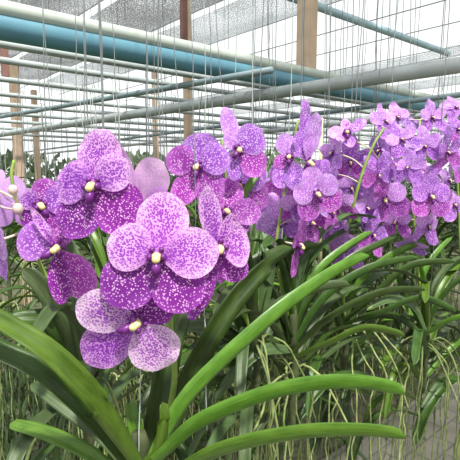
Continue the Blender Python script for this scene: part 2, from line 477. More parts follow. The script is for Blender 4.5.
pleaf(A0, [(128, 470, .52), (108, 440, .52), (70, 410, .53), (45, 392, .54), (31, 384, .55)], .018, 'leafdull', .5)
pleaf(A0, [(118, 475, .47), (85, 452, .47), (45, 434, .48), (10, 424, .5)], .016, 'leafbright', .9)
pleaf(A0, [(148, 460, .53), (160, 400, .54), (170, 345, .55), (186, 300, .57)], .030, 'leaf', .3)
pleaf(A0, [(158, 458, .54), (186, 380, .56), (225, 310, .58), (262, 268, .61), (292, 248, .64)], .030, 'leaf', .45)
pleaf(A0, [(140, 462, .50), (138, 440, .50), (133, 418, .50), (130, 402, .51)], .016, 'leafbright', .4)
pleaf(A0, [(146, 462, .47), (160, 450, .465), (164, 420, .46), (163, 402, .46)], .012, 'leafbright', .4)
roots(A0, c0+V((.0, 0, -.02)), 10, .10, .35, 'rootpale', .0028, 3)
st0, sp0 = stem_part(A0, [(163, 440, .53), (174, 385, .50), (172, 340, .49), (163, 270, .485), (150, 215, .485), (143, 185, .50)], .0036, .0022)
def fl0(cx, cy, d, **k): return flower(A0, cx, cy, d, stemto=near(sp0, at(cx, cy, d)+V((0, 0, -.02))), **k)
# centre bloom (unit = 60 px at .42 m)
fl0(157, 258, .42, yaw=4, pitch=8, Rr=.055, tone='pale', tepals=[
    (S_, 82, 1.13, .86, 'pale', -.03, .04), (S_, 219, 1.08, .92, 'deep', -.06, .0), (S_, 308, 1.05, .92, 'deep', -.08, .02),
    (P_, 158, .86, .80, 'pale', .05, -.05), (P_, 8, 1.04, .84, 'pale', .06, -.04)])
fl0(94, 188, .455, yaw=-6, pitch=6, Rr=.057, tone='pale', tepals=[
    (S_, 84, 1.07, .78, 'pale', -.04, .03), (S_, 240, .98, .78, 'deep', -.05, .02), (S_, 322, 1.04, .92, 'deep', -.05, .03),
    (P_, 165, .70, .78, 'mid', .04, -.03), (P_, 36, .76, .66, 'pale', .05, .02)])
fl0(136, 321, .435, yaw=10, pitch=-14, Rr=.056, tone='pale', lipang=200, tepals=[
    (P_, 160, 1.02, .76, 'blush', .03, -.02), (S_, 222, 1.15, .84, 'mid', -.05, .0), (P_, 302, 1.04, .88, 'blush', .06, -.04),
    (S_, 32, .72, .60, 'deep', -.03, .06), (S_, 112, .62, .55, 'deep', -.05, .02)])
fl0(217, 249, .47, yaw=22, pitch=0, Rr=.058, tone='pale', lipang=-140, tepals=[
    (S_, 103, 1.12, .40, 'pale', .02, .10), (P_, 72, .66, .18, 'pale', .05, .25), (P_, 14, .62, .82, 'pale', .05, -.05),
    (S_, 250, 1.32, .42, 'deep', -.06, -.05), (S_, 318, .80, .56, 'deep', -.08, -.05)])
fl0(141, 203, .49, yaw=160, pitch=18, roll=0, Rr=.06, tone='pale', tepals=[
    (S_, 122, .90, .66, 'pale', 0, .0), (P_, 76, 1.22, .22, 'pale', 0, -.03), (P_, 170, .6, .6, 'mid', 0, 0), (S_, 250, .6, .5, 'mid', 0, 0), (S_, 305, .6, .5, 'mid', 0, 0)])

# ---- left plant
c1 = at(85, 400, .62)
A1 = plant('orchid_plant', c1, 'orchid at the left edge, blooms turned sideways beside cream buds', group=None)
trunk(A1, c1+V((0, 0, -.12)), c1+V((0, 0, .10)), .012)
pleaf(A1, [(88, 385, .64), (100, 330, .63), (84, 285, .62), (62, 235, .62)], .028, 'leafdull', .35)
pleaf(A1, [(80, 385, .62), (70, 330, .60), (45, 290, .58), (22, 268, .57)], .026, 'leafdull', .4)
pleaf(A1, [(76, 390, .62), (55, 330, .60), (25, 320, .58), (-15, 330, .56)], .026, 'leaf', .7)
pleaf(A1, [(90, 380, .64), (130, 330, .66), (150, 300, .68), (190, 290, .70)], .026, 'leaf', .7)
roots(A1, c1, 4, .10, .3, 'root', .0026, 5)
st1, sp1 = stem_part(A1, [(78, 380, .62), (60, 310, .60), (38, 260, .585), (24, 225, .58), (12, 180, .57), (14, 160, .57)], .0034, .002)
def fl1(cx, cy, d, **k): return flower(A1, cx, cy, d, stemto=near(sp1, at(cx, cy, d)+V((0, 0, -.01))), **k)
fl1(56, 248, .50, yaw=18, pitch=-5, Rr=.056, tone='mid', lipang=215, tepals=[
    (P_, 158, .72, .80, 'violet', .03, -.05), (S_, 303, 1.20, .70, 'magenta', -.06, .02), (S_, 276, 1.12, .40, 'deep', .02, .04),
    (P_, 62, .5, .35, 'magenta', -.06, .02), (S_, 118, .88, .15, 'pale', .14, .04)])
fl1(40, 206, .56, yaw=30, pitch=0, Rr=.052, tone='mid', lipang=-60, tepals=[
    (S_, 70, .68, .62, 'magenta', .0, .04), (P_, 20, .80, .70, 'violet', .03, .04), (P_, 150, .45, .45, 'mid', 0, 0),
    (S_, 320, .85, .62, 'magenta', -.03, 0), (S_, 240, .6, .5, 'deep', -.03, 0)])
fl1(14, 204, .62, yaw=200, pitch=10, Rr=.038, tone='lilac')
fl1(-4, 240, .55, yaw=-50, pitch=-10, Rr=.05, tone='lilac', roll=-30)
fl1(-4, 192, .66, yaw=160, pitch=-10, Rr=.034, tone='magenta')
for (bx, by, bd, r_) in ((13, 190, .54, .0055), (18, 209, .545, .0062), (-3, 196, .58, .004)):
    p = at(bx, by, bd); q = near(sp1, p+V((0, 0, -.02)))
    v, f = merge(ell_geo(p-c1, r_, r_, r_*1.15, None, 12, 9), tube_geo([x-c1 for x in bez([p, p+V((.002, .006, -.014)), q], 8)], .0014, 6))
    tag(mk('bud', v, f, M['bud'], A1), 'cream unopened bud')

# ---- second plant behind the centre: blooms at (198,168), (237,150)
c2 = at(255, 345, .80)
A2 = plant('orchid_plant', c2, 'orchid behind the nearest one, deep violet blooms rising above its right shoulder', group=None)
trunk(A2, c2+V((0, 0, -.12)), c2+V((0, 0, .08)), .012)
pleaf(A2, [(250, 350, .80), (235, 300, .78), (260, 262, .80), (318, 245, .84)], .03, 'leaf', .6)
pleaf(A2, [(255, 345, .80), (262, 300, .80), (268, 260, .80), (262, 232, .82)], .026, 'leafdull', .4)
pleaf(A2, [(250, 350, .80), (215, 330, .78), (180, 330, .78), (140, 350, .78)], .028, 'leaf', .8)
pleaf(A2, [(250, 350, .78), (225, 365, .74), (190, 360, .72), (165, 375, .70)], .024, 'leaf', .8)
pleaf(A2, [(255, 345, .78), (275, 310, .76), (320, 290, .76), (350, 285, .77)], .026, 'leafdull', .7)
pleaf(A2, [(258, 205, .66), (246, 205, .66), (243, 195, .66), (262, 165, .68)], .012, 'leafbright', .4)
roots(A2, c2, 10, .12, .45, 'root', .0022, 6)
st2, sp2 = stem_part(A2, [(252, 345, .80), (240, 280, .74), (232, 225, .68), (226, 180, .665), (222, 140, .665)], .0034, .002)
def fl2(cx, cy, d, **k): return flower(A2, cx, cy, d, stemto=near(sp2, at(cx, cy, d)+V((0, 0, -.01))), **k)
fl2(198, 168, .60, yaw=-14, pitch=6, Rr=.052, tone='violet', tepals=[
    (S_, 84, .92, .98, 'violet', -.04, .03), (P_, 26, .86, .84, 'violet', .05, -.02), (P_, 156, .90, .76, 'magenta', .02, .02),
    (S_, 238, 1.10, .70, 'magenta', -.03, .0), (S_, 300, 1.05, .78, 'magenta', -.04, .02)])
fl2(237, 151, .61, yaw=24, pitch=4, Rr=.05, tone='violet', lipang=-130, tepals=[
    (S_, 106, 1.20, .48, 'lilac', -.02, .02), (P_, 38, 1.0, .86, 'violet', .04, -.02), (S_, 330, .98, .82, 'magenta', -.02, .0),
    (P_, 130, .55, .40, 'lilac', .02, .1), (S_, 262, .80, .42, 'violet', -.04, .0)])
fl2(238, 186, .68, yaw=20, pitch=-10, roll=10, Rr=.055, tone='violet')
fl2(226, 212, .62, yaw=10, pitch=10, Rr=.05, tone='magenta', lipang=-60, tepals=[
    (S_, 88, .95, .95, 'magenta', .0, .0), (P_, 0, .98, .72, 'magenta', .04, -.04), (S_, 312, .8, .6, 'deep', -.03, 0), (P_, 170, .6, .5, 'mid', 0, 0), (S_, 240, .7, .5, 'deep', -.03, 0)])
fl2(226, 256, .60, yaw=30, pitch=-15, Rr=.05, tone='magenta', lipang=-60, tepals=[
    (S_, 20, .62, .5, 'magenta', .0, .0), (P_, 320, .72, .6, 'deep', .04, -.04), (S_, 268, .8, .3, 'magenta', -.03, 0), (P_, 170, .6, .5, 'mid', 0, 0), (S_, 240, .6, .4, 'deep', -.03, 0)])

# ---- small shaded spike between the plants (270,210)
c3 = at(292, 372, .86)
A3 = plant('orchid_plant', c3, 'orchid at mid picture whose tall violet blooms stand left of the bamboo stake', group=None)
trunk(A3, c3+V((0, 0, -.12)), c3+V((0, 0, .12)), .013)
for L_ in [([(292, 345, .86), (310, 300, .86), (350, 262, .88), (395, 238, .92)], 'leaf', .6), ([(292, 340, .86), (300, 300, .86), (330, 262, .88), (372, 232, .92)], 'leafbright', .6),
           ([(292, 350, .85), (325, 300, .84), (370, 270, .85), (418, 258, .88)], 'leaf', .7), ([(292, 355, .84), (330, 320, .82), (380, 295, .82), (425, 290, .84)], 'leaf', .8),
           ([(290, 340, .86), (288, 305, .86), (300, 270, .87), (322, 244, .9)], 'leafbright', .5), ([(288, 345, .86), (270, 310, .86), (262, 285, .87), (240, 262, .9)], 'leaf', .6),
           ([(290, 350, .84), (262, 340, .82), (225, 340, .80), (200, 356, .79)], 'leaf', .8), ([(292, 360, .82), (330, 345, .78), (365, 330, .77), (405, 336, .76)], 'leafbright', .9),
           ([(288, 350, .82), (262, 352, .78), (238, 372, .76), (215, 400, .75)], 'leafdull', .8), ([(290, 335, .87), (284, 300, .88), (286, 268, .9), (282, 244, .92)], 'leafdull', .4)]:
    pleaf(A3, L_[0], .023, L_[1], L_[2])
roots(A3, c3, 9, .13, .5, 'rootpale', .0022, 8)
st3, sp3 = stem_part(A3, [(290, 345, .86), (282, 290, .84), (276, 250, .83), (283, 200, .83), (292, 150, .84), (298, 120, .84)], .0036, .002)
def fl3(cx, cy, d, **k): return flower(A3, cx, cy, d, stemto=near(sp3, at(cx, cy, d)+V((0, 0, -.01))), **k)
fl3(308, 163, .80, yaw=30, pitch=-10, Rr=.058, tone='violet', lipang=-60, tepals=[
    (S_, 98, 1.0, .40, 'lilac', .02, .10), (S_, 80, 1.55, .66, 'lilac', -.10, -.04), (P_, 97, 1.85, .46, 'violet', -.16, -.02), (P_, 118, 1.0, .5, 'violet', -.05, -.02),
    (P_, 330, 1.0, .8, 'violet', -.03, -.02), (S_, 262, 1.1, .55, 'magenta', -.05, .0)])
fl3(290, 158, .79, yaw=-20, pitch=10, Rr=.05, tone='violet', tepals=[
    (S_, 110, .95, .66, 'lilac', .0, .04), (P_, 250, 1.1, .8, 'violet', -.03, -.02), (S_, 285, 1.2, .7, 'violet', -.05, .0),
    (P_, 60, .5, .5, 'violet', 0, 0), (P_, 200, .6, .5, 'magenta', 0, 0)])
fl3(317, 194, .77, yaw=10, pitch=-8, Rr=.048, tone='magenta', roll=20)
fl3(297, 245, .78, yaw=62, pitch=-12, Rr=.056, tone='magenta', tepals=[
    (S_, 100, .9, .62, 'magenta', 0, .1), (S_, 272, 1.02, .62, 'magenta', 0, .02), (P_, 150, .6, .5, 'magenta', 0, .1), (P_, 25, .6, .4, 'magenta', 0, .1), (S_, 300, .5, .4, 'deep', 0, 0)])
for a in [(272, 200, .90, -40, 10, 0, 'lilac'), (266, 228, .92, -60, -10, 15, 'magenta'), (280, 222, .86, -20, -20, 0, 'lilac'), (300, 206, .82, 20, -25, 0, 'magenta'),
          (330, 180, .84, 45, 5, 0, 'violet'), (286, 182, .86, -45, 0, 0, 'violet'), (312, 222, .84, 30, -30, 40, 'violet'), (262, 188, .95, -30, 20, 0, 'lilac'), (330, 212, .86, 40, -10, 20, 'magenta')]:
    fl3(a[0], a[1], a[2], yaw=a[3], pitch=a[4], roll=a[5], tone=a[6], Rr=.05, seed=-random.choice((1, 2, 3, 4, 5)))

# ---- plant with the bare spike (343,262)-(370,150)
c4 = at(345, 330, 1.06)
A4 = plant('orchid_plant', c4, 'orchid whose bare green flower stem slants up among sunlit lilac blooms right of the stake', group=None)
trunk(A4, c4+V((0, 0, -.12)), c4+V((0, 0, .08)), .013)
for L_ in [([(345, 320, 1.06), (350, 285, 1.05), (372, 250, 1.05), (400, 226, 1.08)], 'leafbright', .6), ([(345, 320, 1.06), (362, 282, 1.04), (395, 255, 1.04), (432, 240, 1.06)], 'leafbright', .6),
           ([(345, 322, 1.05), (372, 300, 1.02), (410, 268, 1.0), (455, 262, 1.0)], 'leaf', .7), ([(342, 322, 1.06), (325, 290, 1.05), (322, 270, 1.05), (335, 250, 1.1)], 'leaf', .5),
           ([(345, 325, 1.05), (380, 315, 1.0), (420, 300, .98), (456, 312, .97)], 'leaf', .8), ([(345, 318, 1.07), (352, 282, 1.08), (372, 238, 1.1), (388, 212, 1.14)], 'leaf', .5)]:
    pleaf(A4, L_[0], .024, L_[1], L_[2])
roots(A4, c4, 10, .14, .5, 'rootpale', .0022, 9)
st4, sp4 = stem_part(A4, [(345, 325, 1.06), (342, 262, .99), (350, 220, .95), (360, 180, .93), (372, 148, .93), (384, 128, .94)], .0042, .0026)
def fl4(cx, cy, d, **k): return flower(A4, cx, cy, d, stemto=near(sp4, at(cx, cy, d)+V((0, 0, -.01))), **k)
fl4(347, 134, .92, yaw=-10, pitch=20, Rr=.052, tone='lilac', tepals=[
    (S_, 96, .66, .36, 'pale', 0, .1), (P_, 40, .95, .42, 'violet', .02, .0), (P_, 170, .75, .55, 'lilac', .02, 0), (S_, 285, .60, .42, 'violet', 0, 0), (S_, 215, .5, .4, 'pale', .05, .1)])
for a in [(333, 153, .94, -40, 20, 0, 'lilac'), (350, 162, .97, -15, -10, 0, 'violet'), (326, 172, .97, -50, -5, 0, 'violet'), (338, 205, .93, -30, -20, 0, 'magenta'),
          (345, 248, .95, -70, -30, 0, 'lilac'), (334, 238, .98, -50, -30, 20, 'violet'), (366, 208, .98, 30, -20, 30, 'lilac'), (385, 122, .96, 50, 20, 0, 'lilac'),
          (378, 175, .95, 50, 0, 0, 'violet'), (392, 165, .99, 40, 10, 0, 'lilac'), (372, 235, .99, 20, -20, 0, 'violet'), (352, 188, 1.02, 0, 0, 0, 'lilac')]:
    fl4(a[0], a[1], a[2], yaw=a[3], pitch=a[4], roll=a[5], tone=a[6], Rr=.05, seed=-random.choice((1, 2, 3, 4, 5)))

# ---- right hand cluster
c5 = at(425, 345, 1.16)
A5 = plant('orchid_plant', c5, 'orchid in the right hand cluster with one round purple bloom facing forward, dark centred', group=None)
trunk(A5, c5+V((0, 0, -.12)), c5+V((0, 0, .10)), .013)
for L_ in [([(425, 330, 1.16), (422, 290, 1.15), (432, 262, 1.15), (452, 238, 1.18)], 'leafbright', .6), ([(425, 330, 1.16), (402, 290, 1.15), (398, 270, 1.15), (404, 240, 1.2)], 'leaf', .5),
           ([(425, 330, 1.16), (450, 290, 1.12), (480, 270, 1.1), (500, 262, 1.1)], 'leaf', .6), ([(425, 335, 1.14), (455, 320, 1.1), (480, 318, 1.1), (500, 330, 1.1)], 'leafbright', .8),
           ([(422, 335, 1.14), (395, 318, 1.1), (368, 318, 1.08), (345, 335, 1.06)], 'leaf', .8), ([(425, 332, 1.12), (412, 308, 1.08), (392, 300, 1.05), (372, 306, 1.03)], 'leafdull', .8)]:
    pleaf(A5, L_[0], .024, L_[1], L_[2])
roots(A5, c5, 22, .16, .5, 'root', .0024, 10)
st5, sp5 = stem_part(A5, [(425, 335, 1.16), (418, 270, 1.10), (414, 220, 1.07), (416, 170, 1.06), (420, 120, 1.06)], .004, .0022)
def fl5(cx, cy, d, **k): return flower(A5, cx, cy, d, stemto=near(sp5, at(cx, cy, d)+V((0, 0, -.01))), **k)
fl5(431, 197, .98, yaw=5, pitch=0, Rr=.052, tone='violet')
fl5(386, 200, 1.0, yaw=-25, pitch=-5, Rr=.054, tone='magenta', roll=15)
for a in [(425, 146, 1.05, 10, 5, 0, 'lilac'), (447, 152, 1.05, 35, 5, 0, 'violet'), (402, 140, 1.03, -20, 5, 10, 'lilac'), (408, 168, 1.02, -10, 5, 0, 'lilac'),
          (396, 222, 1.02, -20, -15, 0, 'magenta'), (428, 226, 1.03, 0, -35, 0, 'lilac'), (448, 180, 1.08, 45, 0, 0, 'lilac'), (420, 172, 1.04, 0, 10, 30, 'lilac'),
          (398, 118, 1.08, -30, 25, 0, 'lilac'), (432, 118, 1.10, 20, 25, 0, 'lilac'), (380, 150, 1.10, -50, 0, 0, 'violet'), (410, 245, 1.06, -10, -45, 0, 'lilac'), (372, 168, 1.08, -60, 0, 0, 'magenta')]:
    fl5(a[0], a[1], a[2], yaw=a[3], pitch=a[4], roll=a[5], tone=a[6], Rr=.052, seed=-random.choice((1, 2, 3, 4, 5)))
c6 = at(478, 350, 1.3)
A6 = plant('orchid_plant', c6, 'orchid cut by the right edge of the picture, dusky blooms beside hanging cords', group=None)
trunk(A6, c6+V((0, 0, -.12)), c6+V((0, 0, .10)), .013)
fan(A6, c6, math.atan2(DA.y, DA.x), 11, .34, .03, ['leaf', 'leafbright'], 60)
roots(A6, c6, 16, .16, .6, 'root', .003, 12)
st6, sp6 = stem_part(A6, [(470, 340, 1.30), (462, 270, 1.24), (458, 190, 1.22), (456, 110, 1.22)], .004, .0022)
for a in [(458, 130, 1.15, 0, 10, 0, 'violet'), (455, 205, 1.18, 20, -5, 0, 'lilac'), (463, 165, 1.15, -10, 5, 0, 'violet'), (456, 108, 1.22, 0, 25, 0, 'lilac')]:
    flower(A6, a[0], a[1], a[2], yaw=a[3], pitch=a[4], roll=a[5], tone=a[6], Rr=.05, seed=-random.choice((1, 2, 3, 4, 5)), stemto=near(sp6, at(a[0], a[1], a[2])))

azd = math.atan2(DA.y, DA.x)
fan(A3, c3+V((0, 0, .02)), azd, 15, .36, .021, ['leaf', 'leaf', 'leafdull'], 71, .02, .3)
fan(A4, c4+V((0, 0, -.04)), azd, 15, .36, .021, ['leaf', 'leaf', 'leafbright'], 72, .02, .3)
fan(A5, c5+V((0, 0, -.04)), azd, 15, .36, .021, ['leaf', 'leafdull', 'leafbright'], 73, .02, .3)
fan(A2, c2+V((0, 0, -.06)), azd+.4, 13, .32, .020, ['leaf', 'leaf', 'leafdull'], 74, .02, .1)
fan(A1, c1+V((0, 0, -.02)), azd+.9, 9, .28, .019, ['leaf', 'leafdull'], 75, .02, .0)
# ---- rows of further plants without blooms, crowns about 1 m up, copied from three prototypes
protos = []
for k in range(3):
    pp = plant('orchid_plant', (0, 0, 0), 'x')
    trunk(pp, V((0, 0, -.14)), V((0, 0, .12)), .013)
    fan(pp, V((0, 0, 0)), .8*k, 20, .37, .022, ['leaf', 'leaf', 'leafbright', 'leafdull'], 100+k, .02, .25)
    roots(pp, V((0, 0, -.08)), 12, .13, .55, 'root' if k else 'rootpale', .0022, 40+k)
    protos.append(pp)
def copy_tree(o, par=None):
    c = o.copy(); COL.objects.link(c)
    if par: c.parent = par
    for ch in list(o.children): copy_tree(ch, c)
    return c
used = set(); spots = []
base = V((-.10, .52, 0))
def ok(p):
    return p.y > .62
for r_ in range(0, 9):
    for s in range(-7, 12):
        p = base+DB*(.42*r_+.0)+DA*(.36*s+(.18 if r_ % 2 else 0)+random.uniform(-.04, .04))
        if r_ == 0 and s < 4: continue
        d = p.y; px = 230+460*p.x/max(d, .1)
        if p.y < .72 or px < -60 or px > 520 or d > 5: continue
        spots.append((r_, p+V((0, 0, 1.02+random.uniform(-.05, .04)))))
tier = [(r_, V((p.x+.10, p.y+.12, p.z-.30+random.uniform(-.05, .05)))) for r_, p in spots if p.y < 2.6 and 90 < 230+460*p.x/p.y < 400]
spots = spots+tier
crowns = [c0, c1, c2, c3, c4, c5, c6]
keep = []
for r_, p in spots:
    if all((V(q)-p).xy.length > .17 or p.z < .8 for q in crowns): keep.append((r_, p))
spots = keep
for i, (r_, p) in enumerate(spots):
    src = protos[i % 3]
    o = copy_tree(src) if src in used else src
    used.add(src)
    o.location = p; o.rotation_euler = (0, 0, random.choice((0, math.pi))+random.uniform(-.5, .5)); s_ = random.uniform(.9, 1.1); o.scale = (s_, s_, s_)
    tag(o, 'leafy orchid plant without blooms, hanging roots below, in the rows behind the flowering ones', 'orchid plant', 'orchid plants without blooms in the rows behind')
for o in bpy.data.objects:
    if '_o' in o: del o['_o']

# ================================================================== THE SHADE HOUSE
def pipe(name, pa, pb, r, m, label, cat='pipe', group=None, seg=14, sag=0):
    n = 10; pts = [pa.lerp(pb, i/n)+V((0, 0, -sag*4*(i/n)*(1-i/n))) for i in range(n+1)]
    v, f = tube_geo([p-pa for p in pts], r, seg)
    o = mk(name, v, f, M[m]); o.location = pa
    return tag(o, label, cat, group)
ZR = 1.82
pb0 = onplane(0, 26, ZR)
pp0 = onplane(0, 8, ZR+.045)
pipe('overhead_pipe', pp0-DA*1.2, pp0+DA*6.5, .024, 'palepipe', 'pale grey green pipe lying just above the thick blue pipe')
pipe('overhead_pipe', pb0-DA*1.2, pb0+DA*6.5, .040, 'bluepipe', 'thick blue painted pipe running overhead from the upper left corner')
# grey rails the plants hang from
RAILB = []
for i, y in enumerate((44, 60, 79, 94, 104, 113, 121, 128, 134, 139)):
    p = onplane(0, y, ZR-.03); RAILB.append(p.dot(DB))
    pipe('hanging_rail', p-DA*(1.5+i*.5), p+DA*(8+i*.8), .012 if i < 4 else .014, 'greypipe', 'thin grey galvanised rail in the row of parallel rails overhead', 'rail', 'parallel grey rails overhead')
for (xa, ya, xb, yb, r_, m_, lab) in [(-30, 139, 480, 62, .026, 'greypipe', 'thick grey steel pipe crossing under the blue pipe at the right'), (-30, 122, 272, 70, .012, 'darkpipe', 'dark steel cross pipe running up to the blue pipe at centre'),
                          (-20, 158, 480, 92, .013, 'darkpipe', 'dark distant cross pipe low behind the right hand blooms'),
                          (-20, 160, 480, 110, .018, 'greypipe', 'grey distant cross pipe just above the violet blooms at centre')]:
    pipe('cross_pipe', onplane(xa, ya, ZR-.08), onplane(xb, yb, ZR-.08), r_, m_, lab)
p = onplane(447, 53, 2.3)
pipe('overhead_pipe', p-DA*3.6, p+DA*.02, .023, 'lightbluepipe', 'thin pale blue pipe slanting down from the top edge at upper right')
# posts
g = lambda *a: box_geo(*a)
def post(x, ytop, ybot, d, w, m, label, name='post', z1=None, z0=None):
    a = at(x, ytop, d); b = at(x, ybot, d); z1 = z1 or a.z; z0 = z0 if z0 is not None else b.z
    v, f = box_geo((0, 0, (z1-z0)/2), w, w, z1-z0, math.atan2(DA.y, DA.x)); f = f
    o = mk(name, v, f, M[m], smooth=False); o.location = (a.x, a.y, z0)
    bv = o.modifiers.new('bevel', 'BEVEL'); bv.width = .006; bv.segments = 2
    return tag(o, label, 'post')
ang = 0
# timber stub standing on the blue pipe
q = pb0+DA*1.55; best = min((pb0+DA*(k*.02) for k in range(0, 300)), key=lambda p: abs(230+460*p.x/(CF.dot(p-EYE))-308))
post(308, -20, 70, CF.dot(best-EYE), .075, 'wood', 'broad pale timber post standing on the blue pipe at upper centre', z1=3.3, z0=best.z+.047)
post(187, 35, 130, 3.2, .05, 'wood', 'slim pale timber post left of centre behind the grey rails', z1=3.1, z0=0)
post(183.5, 0, 50, 2.6, .036, 'rust', 'rust red steel post reaching the top edge left of centre', z1=3.4, z0=0 if False else 2.05)
post(1, 0, 60, 2.7, .04, 'rust', 'rust red steel post at the top left edge', z1=3.4, z0=1.95)
post(13, 60, 125, 4.5, .085, 'wood', 'pale timber post near the left edge below the rails', z1=2.45, z0=0)
post(33, 80, 125, 5.5, .06, 'wood', 'narrow pale timber post second from the left edge', z1=2.35, z0=0)
post(154, 60, 130, 5.0, .05, 'wood', 'thin distant timber post between the left rails and the slim post', z1=2.5, z0=0)
v, f = tube_geo([at(321, 118, .98)-at(320, 300, .98), at(320, 300, .98)-at(320, 300, .98)], .0045, 8)
o = mk('bamboo_stake', v, f, M['stake']); o.location = at(320, 300, .98); tag(o, 'thin straw coloured bamboo stake behind the tall violet blooms', 'stake')

# shade net strips, hung across the rows at 3.3 m
ZN = 3.3
def aco(x, y): return onplane(x, y, ZN).dot(DA)
def strip(a0, a1, b0, b1, m, label, group=None, name='shade_net', z=ZN):
    na, nb = 10, 40; vs, fs = [], []
    for i in range(na+1):
        for j in range(nb+1):
            u = i/na; w = j/nb
            p = DA*((a1-a0)*(u-.5))+DB*((b1-b0)*(w-.5))
            p.z = -.10*4*u*(1-u)*min(1, (a1-a0)) + .03*noise.noise(V((u*3, w*14, a0)))
            vs.append(p)
    for i in range(na):
        for j in range(nb):
            a = i*(nb+1)+j; fs.append((a, a+nb+1, a+nb+2, a+1))
    o = mk(name, vs, fs, M[m]); c = DA*((a0+a1)/2)+DB*((b0+b1)/2); o.location = (c.x, c.y, z)
    return tag(o, label, 'shade net', group)
e1 = aco(79, 16); e2 = aco(82, 21); e3 = aco(190, 15); e4 = aco(192, 19); e5 = aco(230, 38); e6 = aco(445, 49); e7 = aco(445, 58); e8 = aco(440, 78); e9 = aco(440, 86)
strip(1.15, e1, -3, 9, 'net', 'grey shade net strip at the very top left above the blue pipe')
strip(e2, e3, -3, 10, 'net', 'grey shade net strip second from the top left corner')
strip(e4, e5, -3, 11, 'netthin', 'thin grey shade net strip bordering the open white sky')
strip(e6, e7, -4, 12, 'netthin', 'narrow pale shade net band below the open sky at right')
strip(e8, e9, -4, 12, 'netthin', 'narrow pale shade net band low above the right hand blooms')
a = e9+1.4
for k in range(6):
    strip(a, a+1.0, -6, 16, 'netthin', 'distant pale shade net strip low over the far rows', 'distant shade net strips'); a += 2.3
for k, ed in enumerate((e1, e3, e5, e6, e7, (e5*.7+e6*.3), (e5*.4+e6*.6))):
    pa = DA*ed+DB*-4; pa.z = ZN+.01; pb = DA*ed+DB*12; pb.z = ZN+.01
    pipe('roof_cable', pa, pb, .007, 'wire', 'thin dark cable stretched across the roof along the shade nets', 'cable', 'cables stretched across the roof', 6)

# hanging wires
def wire(pa, pb, r, m, label, group, name='hanging_wire'):
    hk = abs(pa.z-ZR) < .01
    if hk:      # hook over the nearest rail, or run on up to the roof
        nb_ = min(RAILB, key=lambda b_: abs(b_-pa.dot(DB)))
        dl = nb_-pa.dot(DB)
        if abs(dl) < .12: pa = pa+DB*dl; pa.z = ZR-.03+.008
        else: pa = V((pa.x, pa.y, ZN)); hk = False
    k = 6; jit = (pb-pa).length*.004
    pts = [pa.lerp(pb, i/k)+V((random.uniform(-1, 1), random.uniform(-1, 1), 0))*jit*(0 < i < k) for i in range(k+1)]
    # small hook over the rail
    hook = [pa+V((.012, 0, -.004)), pa+V((.011, 0, .012)), pa+V((0, 0, .018)), pa+V((-.008, 0, .010))]
    v, f = tube_geo(([p-pb for p in reversed(hook[:3])] if hk else [])+[p-pb for p in pts], r, 5)
    o = mk(name, v, f, M[m]); o.location = pb
    return tag(o, label, 'wire', group)
for i, (r_, p) in enumerate(spots):
    wire(V((p.x+random.uniform(-.04, .04), p.y+.02, ZR)), p+V((0, 0, -.02)), .0011+.0003*p.y, 'wirepale' if i % 2 else 'wire', 'wire carrying a plant without blooms in the rows behind', 'wires carrying the plants in the rows behind')
for c_, r2, l_ in ((c1, .0007, 'at the left edge beside the cream buds'), (c2, .0008, 'with deep violet blooms behind the nearest one'), (c3, .0009, 'left of the bamboo stake'),
                   (c4, .001, 'with the bare slanting flower stem'), (c5, .001, 'with the round forward facing bloom at right'), (c6, .001, 'cut by the right edge')):
    wire(V((c_.x+.02, c_.y+.03, ZR)), c_+V((.01, .01, .02)), r2, 'wire', 'wire carrying the orchid '+l_, None)
near_w = [(42, -30, 47, 200, .72), (40, -30, 60, 240, .9), (75, -30, 78, 180, .85), (82, -30, 88, 230, .75), (98, -30, 104, 200, .95), (110, -30, 122, 190, .9),
          (146, -30, 150, 250, .7), (158, -30, 166, 180, .85), (171, -30, 184, 200, .9), (190, -30, 196, 250, .56), (208, -30, 214, 160, 1.0), (212, -30, 228, 165, 1.1),
          (139, 300, 138, 480, .40), (204, 300, 206, 440, .60), (262, 260, 262, 470, .7)]
for (x0, y0, x1, y1, d) in near_w[:12]:
    wire(at(x0, y0, d), at(x1, y1, d), .0007*d/.7, 'wire', 'fine dark wire hanging from above near the front blooms', 'fine wires near the front blooms')
wire(at(141, 262, .50), at(139, 470, .47), .0006, 'wirepale', 'fine pale wire dropping below the lowest front bloom', None)
wire(at(203, 240, .66), at(207, 430, .64), .0009, 'wirepale', 'fine pale wire dropping between the dark leaves at centre', None)
for i in range(26):
    x = random.uniform(-10, 460); d = random.uniform(1.3, 2.2)
    a_ = at(x, 0, d); a_.z = ZR+.0; b_ = V((a_.x+random.uniform(-.05, .05), a_.y, random.uniform(1.2, 1.45)))
    if i % 3 == 0: a_.z = ZN
    wire(a_, b_, .0012, 'wire', 'grey wire hanging among the overhead rails', 'wires hanging among the rails')
for i in range(50):
    x = random.uniform(-10, 470); d = random.uniform(2.2, 6)
    a_ = at(x, 0, d); a_.z = ZR; b_ = V((a_.x+random.uniform(-.06, .06), a_.y, random.uniform(1.1, 1.4)))
    wire(a_, b_, .0016+.0003*d, 'wirepale' if i % 2 else 'wire', 'distant wire hanging from the far rails', 'distant wires hanging from the far rails')
tp = at(447, 45, 2.6)
for k in range(6):
    wire(tp+V((.01*k, 0, 0)), at(416+k*8, 150, 2.5), .002, 'wirepale', 'pale cord in the bundle fanning down at the upper right edge', 'cords fanning down at the right edge', 'hanging_wire')

